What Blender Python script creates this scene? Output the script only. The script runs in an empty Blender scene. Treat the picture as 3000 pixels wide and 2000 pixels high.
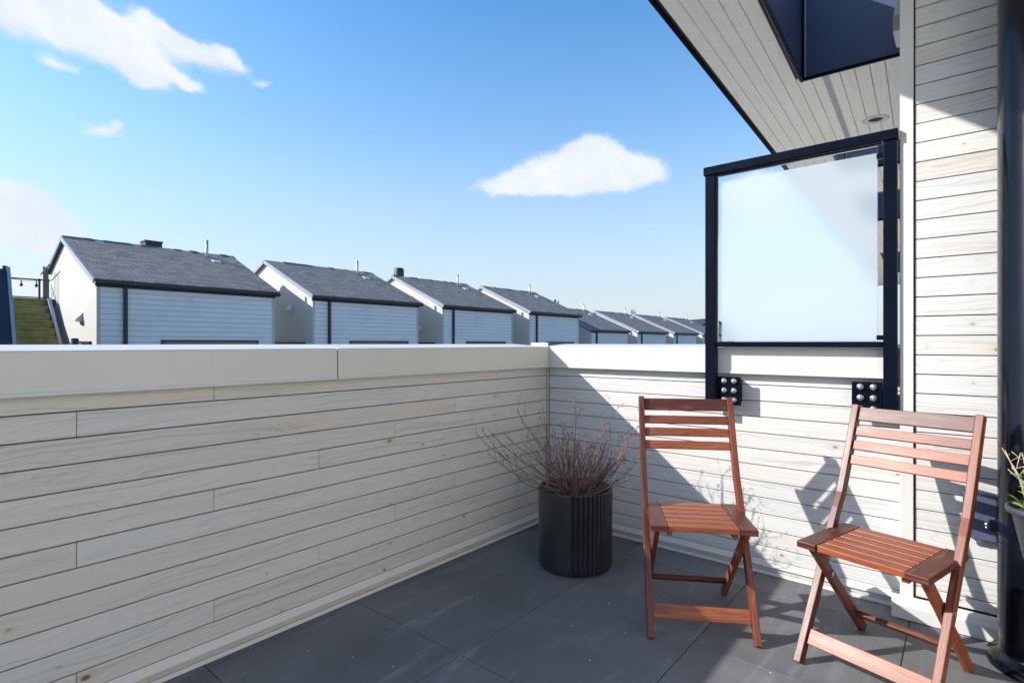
import bpy, bmesh, math, random
from mathutils import Vector, Matrix
random.seed(7)
S = bpy.context.scene
COL = S.collection
R = math.radians

# ------------------------------------------------------------------ camera
H = 1.12                                   # eye height above the terrace floor
YAW = R(39.7)
cam = bpy.data.cameras.new('camera'); co = bpy.data.objects.new('camera', cam); COL.objects.link(co)
co.location = (0, 0, H); co.rotation_euler = (R(90), 0, YAW)
cam.sensor_width = 36; cam.lens = 1590/3000*36; cam.shift_y = 6/3000
cam.clip_start = 0.05; cam.clip_end = 4000
S.camera = co
FW = Vector((-math.sin(YAW), math.cos(YAW), 0)); RT = Vector((math.cos(YAW), math.sin(YAW), 0))
def ray(px, py):                           # direction seen at a pixel of the 3000 x 2000 photo
    return (FW + RT*((px-1500)/1590) + Vector((0, 0, 1))*((1006-py)/1590))

# ------------------------------------------------------------------ light
SUN = Vector((1.07, 1.0, -0.86)).normalized()         # the way the light travels
sd = bpy.data.lights.new('sun', 'SUN'); so = bpy.data.objects.new('sun', sd); COL.objects.link(so)
sd.energy = 4.9; sd.angle = R(0.55); sd.color = (1.0, 0.965, 0.92)
so.rotation_euler = SUN.to_track_quat('-Z', 'Y').to_euler()
so.location = (-20, -20, 20)
S.view_settings.view_transform = 'Standard'; S.view_settings.look = 'None'
S.view_settings.exposure = 0.5; S.view_settings.gamma = 1
S.render.engine = 'CYCLES'
try:
    S.cycles.max_bounces = 10; S.cycles.diffuse_bounces = 5; S.cycles.transparent_max_bounces = 12
except Exception: pass

W = bpy.data.worlds.new("World"); S.world = W; W.use_nodes = True
nt = W.node_tree; nt.nodes.clear()
class NB:
    def __init__(s, nt): s.nt = nt
    def n(s, t, **k):
        o = s.nt.nodes.new(t)
        for a, v in k.items():
            if a == 'i':
                for kk, vv in v.items():
                    if isinstance(vv, bpy.types.NodeSocket): s.nt.links.new(vv, o.inputs[kk])
                    else: o.inputs[kk].default_value = vv
            else: setattr(o, a, v)
        return o
    def m(s, op, a, b=0.0, c=0.0, clamp=False):
        o = s.n('ShaderNodeMath', operation=op, use_clamp=clamp)
        for k, v in enumerate((a, b, c)):
            if isinstance(v, bpy.types.NodeSocket): s.nt.links.new(v, o.inputs[k])
            else: o.inputs[k].default_value = v
        return o.outputs[0]
    def vm(s, op, a, b=(0, 0, 0), sc=None):
        o = s.n('ShaderNodeVectorMath', operation=op)
        for k, v in enumerate((a, b)):
            if isinstance(v, bpy.types.NodeSocket): s.nt.links.new(v, o.inputs[k])
            else: o.inputs[k].default_value = v
        if sc is not None: o.inputs['Scale'].default_value = sc
        return o
    def ramp(s, fac, pts, interp='LINEAR'):
        o = s.n('ShaderNodeValToRGB'); s.nt.links.new(fac, o.inputs[0]); cr = o.color_ramp; cr.interpolation = interp
        while len(cr.elements) < len(pts): cr.elements.new(0.5)
        for e, (p, c) in zip(cr.elements, pts):
            e.position = p; e.color = (c, c, c, 1) if isinstance(c, (int, float)) else (*c, 1)
        return o.outputs[0]
    def mix(s, fac, a, b, blend='MIX'):
        o = s.n('ShaderNodeMix', data_type='RGBA', blend_type=blend)
        for k, v in ((0, fac), (6, a), (7, b)):
            if isinstance(v, bpy.types.NodeSocket): s.nt.links.new(v, o.inputs[k])
            elif k == 0: o.inputs[0].default_value = v
            else: o.inputs[k].default_value = (*v, 1)
        return o.outputs[2]
    def noise(s, vec, scale, detail=4, rough=0.55, dist=0.0):
        o = s.n('ShaderNodeTexNoise', i={'Scale': scale, 'Detail': detail, 'Roughness': rough, 'Distortion': dist})
        if vec is not None: s.nt.links.new(vec, o.inputs['Vector'])
        return o.outputs[0]
nb = NB(nt)
sky = nb.n('ShaderNodeTexSky', sky_type='NISHITA'); sky.sun_disc = False
sky.sun_elevation = math.asin(-SUN.z); sky.sun_rotation = math.atan2(-SUN.x, -SUN.y)
sky.altitude = 20; sky.air_density = 1.0; sky.dust_density = 0.6; sky.ozone_density = 2.2
hs = nb.n('ShaderNodeHueSaturation', i={'Hue': 0.496, 'Saturation': 1.3, 'Value': 1.32, 'Color': sky.outputs[0]})
tc = nb.n('ShaderNodeTexCoord').outputs['Generated']
dn = nb.vm('NORMALIZE', tc).outputs[0]
zz_ = nb.n('ShaderNodeSeparateXYZ', i={0: dn}).outputs[2]
air = nb.ramp(zz_, [(0.0, 0.95), (0.10, 0.80), (0.22, 0.52), (0.36, 0.20), (0.55, 0.02), (0.8, 0.0)])
skc = nb.mix(air, hs.outputs[0], (3.15, 3.52, 3.86))
bg = nb.n('ShaderNodeBackground', i={'Color': skc, 'Strength': 0.148})
wob = nb.n('ShaderNodeTexNoise', i={'Scale': 9.0, 'Detail': 7, 'Roughness': 0.6, 'Vector': dn})
wv = nb.vm('SUBTRACT', wob.outputs['Color'], (0.5, 0.5, 0.5)).outputs[0]
wv = nb.vm('SCALE', wv, sc=0.05).outputs[0]
dd = nb.vm('ADD', dn, wv).outputs[0]
# clouds: (pixel direction, half width, half height, tilt, strength)
CL = [(300,105,210,66,20,1.1),(70,50,210,62,10,.9),(400,165,95,50,38,.95),(545,140,135,36,22,.95),(670,172,62,24,22,.9),(530,232,75,18,14,.8),(430,225,50,30,0,.8),(200,5,240,28,4,.7),(470,90,100,30,28,.7),
      (175,198,85,18,6,.5),(762,238,36,12,-6,.36),(295,388,72,18,-3,.62),(338,372,30,14,10,.5),(45,650,175,80,12,1.5),(40,600,90,55,5,1.2),(120,700,110,40,10,.6),(60,835,120,40,0,.5),
      (1715,450,85,42,-10,1.0),(1830,480,85,42,10,1.0),(1650,495,120,52,-14,1.0),(1480,540,90,24,-4,.95),(1680,545,190,30,0,1.0),(1850,510,90,36,0,.9),(1580,525,90,30,-12,.8),
      (2215,560,95,52,0,1.2),(2255,640,38,18,0,.7),(2375,890,110,48,-8,1.3),(2300,930,110,36,0,.9),
      (-350,300,320,90,10,.9),(-700,640,300,110,0,.9),(3700,300,400,120,-10,.9),(3300,700,300,80,0,.8)]
acc = None
for (px, py, rx, ry, tilt, k) in CL:
    c = ray(px, py); L = c.length; c = c.normalized()
    rr = c.cross(Vector((0, 0, 1))).normalized(); uu = rr.cross(c)
    ax = rr*math.cos(R(tilt)) - uu*math.sin(R(tilt)); ay = rr*math.sin(R(tilt)) + uu*math.cos(R(tilt))
    cosf = 1.0/L
    sx = 1590*L/(rx*cosf**0.9); sy = 1590*L/ry
    d0 = nb.vm('SUBTRACT', dd, tuple(c)).outputs[0]
    a = nb.vm('DOT_PRODUCT', d0, tuple(ax*sx)).outputs['Value']; b = nb.vm('DOT_PRODUCT', d0, tuple(ay*sy)).outputs['Value']
    q = nb.m('MULTIPLY_ADD', b, b, nb.m('MULTIPLY', a, a))
    g = nb.m('MULTIPLY', nb.m('POWER', 2.718, nb.m('MULTIPLY', q, -1.25)), k)
    acc = g if acc is None else nb.m('ADD', acc, g)
fine = nb.noise(nb.vm('MULTIPLY', dn, (1.0, 1.0, 1.9)).outputs[0], 17, 9, 0.66, 0.5)
fld = nb.m('MULTIPLY_ADD', nb.m('MULTIPLY', nb.m('SUBTRACT', fine, 0.5), nb.m('MULTIPLY', acc, 4.0, clamp=True)), 0.8, acc)
mask = nb.ramp(fld, [(0.12, 0.0), (0.28, 0.28), (0.48, 0.84), (0.85, 1.0)], 'LINEAR')
cshade = nb.mix(nb.ramp(nb.noise(dn, 11, 7, 0.6), [(0.38, 0.0), (0.62, 1.0)]), (0.72, 0.78, 0.86), (0.84, 0.87, 0.90))
bgc = nb.n('ShaderNodeBackground', i={'Color': cshade, 'Strength': 0.80})
mx = nb.n('ShaderNodeMixShader', i={0: mask, 1: bg.outputs[0], 2: bgc.outputs[0]})
nb.n('ShaderNodeOutputWorld', i={0: mx.outputs[0]})

# ------------------------------------------------------------------ materials
MATS = {}
def new_mat(name):
    m = bpy.data.materials.new(name); m.use_nodes = True; m.node_tree.nodes.clear(); MATS[name] = m
    return m, NB(m.node_tree)
def fin(nb, col, rough, bump=None, bs=0.2, bd=0.002, metal=0.0, spec=0.5, **k):
    p = nb.n('ShaderNodeBsdfPrincipled')
    for key, v in (('Base Color', col), ('Roughness', rough), ('Metallic', metal), ('Specular IOR Level', spec)):
        if isinstance(v, bpy.types.NodeSocket): nb.nt.links.new(v, p.inputs[key])
        elif key == 'Base Color': p.inputs[key].default_value = (*v, 1)
        else: p.inputs[key].default_value = v
    for kk, v in k.items(): p.inputs[kk.replace('_', ' ')].default_value = v
    if bump is not None:
        b = nb.n('ShaderNodeBump', i={'Strength': bs, 'Distance': bd, 'Height': bump}); nb.nt.links.new(b.outputs[0], p.inputs['Normal'])
    nb.n('ShaderNodeOutputMaterial', i={0: p.outputs[0]})
    return p
def paint(name, col, rough=0.5, var=0.06, scale=6, metal=0.0, spec=0.5, bs=0.05):
    m, nb = new_mat(name); o = nb.n('ShaderNodeTexCoord').outputs['Object']
    a = nb.noise(o, scale, 5, 0.6); f = nb.noise(o, scale*40, 3, 0.6)
    lo = tuple(c*(1-var) for c in col); hi = tuple(min(1, c*(1+var)) for c in col)
    c = nb.mix(nb.ramp(a, [(0.3, 0.0), (0.7, 1.0)]), lo, hi)
    r = nb.m('MULTIPLY_ADD', a, 0.2, rough-0.1)
    fin(nb, c, r, f, bs, 0.001, metal, spec); return m

def board_mat(name, base, warm, cool, line=0.35, knot=0.9, rough=0.62):
    """whitewashed softwood: UV in metres along the board, 'rnd' differs per board"""
    m, nb = new_mat(name)
    uv = nb.n('ShaderNodeUVMap').outputs[0]; rnd = nb.n('ShaderNodeAttribute', attribute_name='rnd').outputs['Fac']
    sp = nb.n('ShaderNodeSeparateXYZ', i={0: uv})
    u, v = sp.outputs[0], sp.outputs[1]
    sh = nb.m('MULTIPLY', rnd, 53.0)
    low = nb.noise(nb.n('ShaderNodeCombineXYZ', i={0: nb.m('MULTIPLY', u, 2.2), 1: nb.m('MULTIPLY', v, 9.0), 2: sh}).outputs[0], 1.0, 3, 0.5)
    vv = nb.m('MULTIPLY_ADD', low, 0.085, v)                              # bends the grain round
    g1 = nb.noise(nb.n('ShaderNodeCombineXYZ', i={0: nb.m('MULTIPLY', u, 1.3), 1: nb.m('MULTIPLY', vv, 150.0), 2: sh}).outputs[0], 1.0, 3, 0.6)
    g2 = nb.noise(nb.n('ShaderNodeCombineXYZ', i={0: nb.m('MULTIPLY', u, 9.0), 1: nb.m('MULTIPLY', vv, 420.0), 2: sh}).outputs[0], 1.0, 2, 0.6)
    ringp = nb.m('FRACT', nb.m('MULTIPLY', nb.m('ADD', low, nb.m('MULTIPLY', v, 4.0)), 9.0))
    ring = nb.ramp(ringp, [(0.0, 0.0), (0.78, 0.15), (0.92, 1.0), (1.0, 0.0)])
    patch = nb.noise(nb.n('ShaderNodeCombineXYZ', i={0: nb.m('MULTIPLY', u, 1.1), 1: nb.m('MULTIPLY', v, 5.0), 2: nb.m('ADD', sh, 9)}).outputs[0], 1.0, 3, 0.55)
    rr = nb.m('FRACT', nb.m('MULTIPLY', rnd, 7.31))
    c = nb.mix(nb.ramp(nb.m('MULTIPLY_ADD', rr, 0.7, nb.m('MULTIPLY', patch, 0.5)), [(0.3, 0.0), (0.85, 1.0)]), cool, base)
    c = nb.mix(nb.ramp(nb.m('MULTIPLY_ADD', rnd, 0.6, nb.m('MULTIPLY', patch, 0.6)), [(0.55, 0.0), (0.95, 0.9)]), c, warm)
    dk = tuple(x*0.62 for x in base)
    c = nb.mix(nb.m('MULTIPLY', nb.ramp(g1, [(0.52, 0.0), (0.70, 1.0)]), line), c, dk)
    c = nb.mix(nb.m('MULTIPLY', ring, nb.m('MULTIPLY', nb.ramp(patch, [(0.4, 0.1), (0.65, 1.0)]), line*0.75)), c, dk)
    c = nb.mix(nb.m('MULTIPLY', nb.ramp(g2, [(0.55, 0.0), (0.75, 1.0)]), line*0.35), c, dk)
    # knots
    kv = nb.n('ShaderNodeCombineXYZ', i={0: nb.m('MULTIPLY', u, 4.6), 1: nb.m('MULTIPLY_ADD', v, 7.5, sh), 2: 0.0}).outputs[0]
    vo = nb.n('ShaderNodeTexVoronoi', voronoi_dimensions='2D', feature='F1', i={'Vector': kv, 'Scale': 1.0, 'Randomness': 1.0})
    kc = nb.n('ShaderNodeSeparateColor', i={0: vo.outputs['Color']})
    on = nb.m('GREATER_THAN', kc.outputs[0], 0.68); big = nb.m('MULTIPLY_ADD', nb.m('POWER', kc.outputs[1], 3.0), 0.8, 0.28)
    kd = nb.m('DIVIDE', vo.outputs['Distance'], big)
    halo = nb.m('MULTIPLY', nb.m('MULTIPLY', on, kc.outputs[1]), nb.ramp(kd, [(0.07, 1.0), (0.27, 0.0)]))
    core = nb.m('MULTIPLY', on, nb.ramp(kd, [(0.045, 1.0), (0.08, 0.0)]))
    c = nb.mix(nb.m('MULTIPLY', halo, 0.28*knot), c, (0.42, 0.32, 0.20))
    c = nb.mix(nb.m('MULTIPLY', nb.m('MULTIPLY', core, nb.m('MULTIPLY_ADD', kc.outputs[2], 0.6, 0.4)), 0.85*knot), c, nb.mix(kc.outputs[2], (0.16, 0.14, 0.12), (0.17, 0.10, 0.05)))
    hgt = nb.m('SUBTRACT', nb.m('MULTIPLY', g1, -0.8), ring)
    fin(nb, c, rough, hgt, 0.22, 0.0012, 0, 0.35)
    return m
M_BOARD = board_mat('whitewashed_boards', (0.60, 0.585, 0.55), (0.575, 0.525, 0.47), (0.565, 0.565, 0.55), 0.68, 1.2)
M_SOFF = board_mat('soffit_boards', (0.86, 0.835, 0.765), (0.84, 0.78, 0.69), (0.86, 0.84, 0.79), 0.45, 0.55)
m, g_ = new_mat('beige_coated_metal')
o_ = g_.n('ShaderNodeTexCoord').outputs['Object']
a_ = g_.noise(o_, 1.7, 4, 0.55); b_ = g_.noise(g_.n('ShaderNodeMapping', i={'Vector': o_, 'Scale': (26.0, 26.0, 1.6)}).outputs[0], 1.0, 5, 0.7); c_ = g_.noise(o_, 90, 3, 0.7)
cc = g_.mix(g_.ramp(a_, [(0.3, 0.0), (0.7, 1.0)]), (0.56, 0.545, 0.495), (0.61, 0.595, 0.545))
cc = g_.mix(g_.m('MULTIPLY', g_.m('MULTIPLY', g_.ramp(b_, [(0.55, 0.0), (0.78, 1.0)]), g_.ramp(a_, [(0.4, 0.0), (0.6, 1.0)])), 0.30), cc, (0.42, 0.40, 0.35))
cc = g_.mix(g_.m('MULTIPLY', g_.ramp(c_, [(0.72, 0.0), (0.78, 1.0)]), 0.35), cc, (0.35, 0.33, 0.3))
fin(g_, cc, g_.m('MULTIPLY_ADD', a_, 0.25, 0.34), a_, 0.12, 0.01, 0, 0.45); M_CAP = m
M_TRIM = paint('off_white_trim', (0.57, 0.555, 0.52), 0.5, 0.03, 4)
M_TRIMB = paint('taupe_flashing', (0.48, 0.45, 0.39), 0.5, 0.06, 4)
M_DARK = paint('dark_gap', (0.03, 0.028, 0.026), 0.8)
M_BLACK = paint('black_powder_coat', (0.003, 0.005, 0.012), 0.3, 0.2, 9, 0.0, 0.07, 0.08)
M_PIPE = paint('glossy_black_metal', (0.002, 0.003, 0.006), 0.16, 0.1, 4, 0.0, 0.3, 0.02)
M_NAVY = paint('navy_metal', (0.07, 0.082, 0.14), 0.4, 0.1, 3, 0.0, 0.4)
M_STEEL = paint('zinc_bolt', (0.62, 0.62, 0.62), 0.35, 0.1, 60, 0.9)
M_WALLCORE = paint('rendered_wall', (0.5, 0.5, 0.48), 0.8)

def chair_wood():
    m, nb = new_mat('oiled_acacia')
    uv = nb.n('ShaderNodeUVMap').outputs[0]; rnd = nb.n('ShaderNodeAttribute', attribute_name='rnd').outputs['Fac']
    sp = nb.n('ShaderNodeSeparateXYZ', i={0: uv}); u, v = sp.outputs[0], sp.outputs[1]; sh = nb.m('MULTIPLY', rnd, 61.0)
    low = nb.noise(nb.n('ShaderNodeCombineXYZ', i={0: nb.m('MULTIPLY', u, 4.0), 1: nb.m('MULTIPLY', v, 14.0), 2: sh}).outputs[0], 1.0, 3, 0.5)
    vv = nb.m('MULTIPLY_ADD', low, 0.05, v)
    g = nb.noise(nb.n('ShaderNodeCombineXYZ', i={0: nb.m('MULTIPLY', u, 5.0), 1: nb.m('MULTIPLY', vv, 190.0), 2: sh}).outputs[0], 1.0, 4, 0.65)
    c = nb.mix(nb.ramp(nb.m('MULTIPLY_ADD', rnd, 0.6, nb.m('MULTIPLY', low, 0.45)), [(0.25, 0.0), (0.8, 1.0)]), (0.075, 0.016, 0.007), (0.31, 0.075, 0.025))
    c = nb.mix(nb.m('MULTIPLY', nb.ramp(g, [(0.42, 0.0), (0.68, 1.0)]), 0.75), c, (0.055, 0.014, 0.008))
    w = nb.noise(nb.n('ShaderNodeCombineXYZ', i={0: nb.m('MULTIPLY', u, 6.0), 1: nb.m('MULTIPLY', v, 45.0), 2: sh}).outputs[0], 1.0, 6, 0.7)
    c = nb.mix(nb.m('MULTIPLY', nb.ramp(w, [(0.54, 0.0), (0.70, 1.0)]), 0.45), c, (0.40, 0.17, 0.10))
    c = nb.mix(nb.m('MULTIPLY', nb.ramp(w, [(0.28, 1.0), (0.42, 0.0)]), 0.6), c, (0.06, 0.018, 0.01))
    fin(nb, c, nb.m('MULTIPLY_ADD', w, 0.25, 0.30), g, 0.35, 0.0008, 0, 0.42)
    return m
M_WOOD = chair_wood()

def tile_mat():
    m, nb = new_mat('slate_porcelain')
    o = nb.n('ShaderNodeTexCoord').outputs['Object']; rnd = nb.n('ShaderNodeAttribute', attribute_name='rnd').outputs['Fac']
    a = nb.noise(o, 2.3, 6, 0.6, 0.3); f = nb.noise(o, 260, 3, 0.7); d = nb.noise(o, 38, 4, 0.65)
    c = nb.mix(nb.m('ADD', nb.m('MULTIPLY', nb.ramp(a, [(0.36, 0.0), (0.66, 1.0)]), 0.62), nb.m('MULTIPLY', rnd, 0.38)), (0.088, 0.088, 0.090), (0.172, 0.173, 0.178))
    c = nb.mix(nb.m('MULTIPLY', nb.ramp(f, [(0.45, 0.0), (0.8, 1.0)]), 0.45), c, (0.20, 0.205, 0.215))
    # pale scuffs and dust; the diagonal streaks also paint in reflected light
    st = nb.n('ShaderNodeMapping', i={'Vector': o, 'Rotation': (0, 0, R(-38)), 'Scale': (7.0, 1.1, 1.0)}).outputs[0]
    s = nb.noise(st, 1.6, 5, 0.6, 0.8)
    sc = nb.m('MULTIPLY', nb.ramp(s, [(0.55, 0.0), (0.72, 1.0)]), nb.ramp(d, [(0.3, 0.2), (0.65, 1.0)]))
    c = nb.mix(nb.m('MULTIPLY', sc, 0.55), c, (0.33, 0.33, 0.34))
    vo = nb.n('ShaderNodeTexVoronoi', voronoi_dimensions='2D', feature='F1', i={'Vector': o, 'Scale': 6.0, 'Randomness': 1.0})
    kc = nb.n('ShaderNodeSeparateColor', i={0: vo.outputs['Color']})
    sp = nb.m('MULTIPLY', nb.m('GREATER_THAN', kc.outputs[0], 0.8), nb.m('LESS_THAN', vo.outputs['Distance'], 0.02))
    c = nb.mix(sp, c, (0.55, 0.55, 0.52))
    hgt = nb.m('MULTIPLY_ADD', d, 1.0, nb.m('MULTIPLY', f, 0.6))
    fin(nb, c, nb.m('MULTIPLY_ADD', a, 0.25, 0.5), hgt, 0.5, 0.0016, 0, 0.2)
    return m
M_TILE = tile_mat()

def shingle_mat():
    m, nb = new_mat('asphalt_shingles')
    uv = nb.n('ShaderNodeUVMap').outputs[0]
    wob = nb.noise(uv, 3.0, 3)
    sp = nb.n('ShaderNodeSeparateXYZ', i={0: uv})
    v2 = nb.m('MULTIPLY_ADD', wob, 0.012, sp.outputs[1])
    vec = nb.n('ShaderNodeCombineXYZ', i={0: sp.outputs[0], 1: v2}).outputs[0]
    br = nb.n('ShaderNodeTexBrick', offset=0.5, i={'Vector': vec, 'Scale': 1.0, 'Brick Width': 0.21, 'Row Height': 0.135, 'Mortar Size': 0.006, 'Mortar Smooth': 0.4,
             'Color1': (0.21, 0.205, 0.195, 1), 'Color2': (0.10, 0.098, 0.093, 1), 'Mortar': (0.012, 0.012, 0.015, 1)})
    sp2 = nb.noise(uv, 22, 5, 0.8); big = nb.noise(uv, 1.3, 4)
    c = nb.mix(nb.m('MULTIPLY', nb.ramp(sp2, [(0.47, 0.0), (0.62, 1.0)]), 0.6), br.outputs[0], (0.30, 0.292, 0.28))
    c = nb.mix(nb.m('MULTIPLY', nb.ramp(big, [(0.4, 0.0), (0.7, 1.0)]), 0.25), c, (0.2, 0.2, 0.2))
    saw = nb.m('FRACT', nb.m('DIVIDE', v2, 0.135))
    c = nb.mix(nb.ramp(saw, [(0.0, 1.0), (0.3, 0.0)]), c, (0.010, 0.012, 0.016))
    hgt = nb.m('SUBTRACT', nb.m('MULTIPLY', sp2, 0.5), saw)
    fin(nb, c, 0.85, hgt, 0.7, 0.02, 0, 0.3)
    return m
M_SHING = shingle_mat()

def lap_mat():
    m, nb = new_mat('white_lap_siding')
    g = nb.n('ShaderNodeTexCoord').outputs['Object']
    sp = nb.n('ShaderNodeSeparateXYZ', i={0: g})
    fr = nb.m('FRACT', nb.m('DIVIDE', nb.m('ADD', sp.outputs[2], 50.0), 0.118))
    st = nb.n('ShaderNodeMapping', i={'Vector': g, 'Scale': (1.0, 0.8, 9.0)}).outputs[0]
    a = nb.noise(st, 2.0, 6, 0.65); dirt = nb.noise(g, 0.9, 6, 0.7)
    c = nb.mix(nb.ramp(a, [(0.3, 0.0), (0.7, 1.0)]), (0.78, 0.785, 0.80), (0.86, 0.86, 0.865))
    c = nb.mix(nb.m('MULTIPLY', nb.ramp(dirt, [(0.55, 0.0), (0.75, 1.0)]), 0.3), c, (0.5, 0.5, 0.46))
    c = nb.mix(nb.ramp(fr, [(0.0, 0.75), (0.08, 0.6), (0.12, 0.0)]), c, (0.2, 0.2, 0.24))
    fin(nb, c, 0.6, fr, 0.5, 0.01, 0, 0.3)
    return m
M_LAP = lap_mat()
M_STUCCO = paint('cream_stucco', (0.57, 0.55, 0.50), 0.85, 0.05, 1.5, bs=0.3)
M_GUT = paint('dark_gutter', (0.018, 0.02, 0.028), 0.45, 0.2)
M_RAKE = paint('grey_rake_flashing', (0.30, 0.33, 0.40), 0.45, 0.1)
M_GALV = paint('galvanised_pipe', (0.5, 0.5, 0.52), 0.4, 0.1, 20, 0.6)
M_VENT = paint('white_plastic_vent', (0.6, 0.6, 0.6), 0.5, 0.05)
M_WIN = paint('dark_window_frame', (0.02, 0.024, 0.04), 0.35)

def leafy(name, lo, hi, scale=14):
    m, nb = new_mat(name); o = nb.n('ShaderNodeTexCoord').outputs['Object']
    c = nb.mix(nb.ramp(nb.noise(o, scale, 4), [(0.3, 0.0), (0.7, 1.0)]), lo, hi)
    fin(nb, c, 0.55, None, spec=0.4); return m
M_GREEN = leafy('fresh_leaf', (0.10, 0.22, 0.02), (0.28, 0.45, 0.05), 30)
M_CONIF = leafy('conifer_needles', (0.012, 0.022, 0.014), (0.04, 0.06, 0.03), 3)
M_MOSS = leafy('mossy_timber', (0.15, 0.16, 0.03), (0.30, 0.27, 0.12), 5)
M_TWIG = leafy('red_brown_twig', (0.06, 0.042, 0.035), (0.34, 0.19, 0.15), 9)
M_SOIL = paint('potting_soil', (0.03, 0.022, 0.016), 0.95, 0.5, 40, bs=1.0)
M_BARK = paint('bark', (0.07, 0.05, 0.035), 0.9, 0.3, 20)
M_POT = paint('black_ribbed_plastic', (0.024, 0.024, 0.026), 0.34, 0.3, 5, 0, 0.6)
M_POTG = paint('grey_plastic_planter', (0.035, 0.038, 0.043), 0.55, 0.1, 6)
M_BULB = paint('smoked_bulb', (0.05, 0.045, 0.04), 0.2)
M_GROUND = paint('asphalt_and_lots', (0.09, 0.09, 0.085), 0.9, 0.5, 0.05)
M_DIRT = leafy('dry_twig', (0.35, 0.27, 0.18), (0.5, 0.42, 0.3), 20)

# glass
m, g_ = new_mat('clear_glass_edge')
p = g_.n('ShaderNodeBsdfPrincipled', i={'Base Color': (0.93, 0.97, 0.98, 1), 'Roughness': 0.02, 'Transmission Weight': 1.0, 'IOR': 1.02})
gl = g_.n('ShaderNodeBsdfGlossy', i={'Color': (1, 1, 1, 1), 'Roughness': 0.02}); fr = g_.n('ShaderNodeFresnel', i={'IOR': 1.35})
g_.n('ShaderNodeOutputMaterial', i={0: g_.n('ShaderNodeMixShader', i={0: fr.outputs[0], 1: p.outputs[0], 2: gl.outputs[0]}).outputs[0]})
M_GLASS = m
m, g_ = new_mat('frosted_interlayer')
tr = g_.n('ShaderNodeBsdfRefraction', i={'Color': (0.94, 0.98, 1, 1), 'Roughness': 0.27, 'IOR': 1.15})
df = g_.n('ShaderNodeBsdfTranslucent', i={'Color': (0.87, 0.94, 1.0, 1)})
d2 = g_.n('ShaderNodeBsdfDiffuse', i={'Color': (0.87, 0.94, 1.0, 1)})
mm = g_.n('ShaderNodeMixShader', i={0: 0.6, 1: df.outputs[0], 2: d2.outputs[0]})
g_.n('ShaderNodeOutputMaterial', i={0: g_.n('ShaderNodeMixShader', i={0: 0.38, 1: tr.outputs[0], 2: mm.outputs[0]}).outputs[0]})
M_FROST = m
m, g_ = new_mat('house_window_glass')
fin(g_, (0.03, 0.035, 0.045), 0.06, spec=0.8); M_PANE = m

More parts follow.
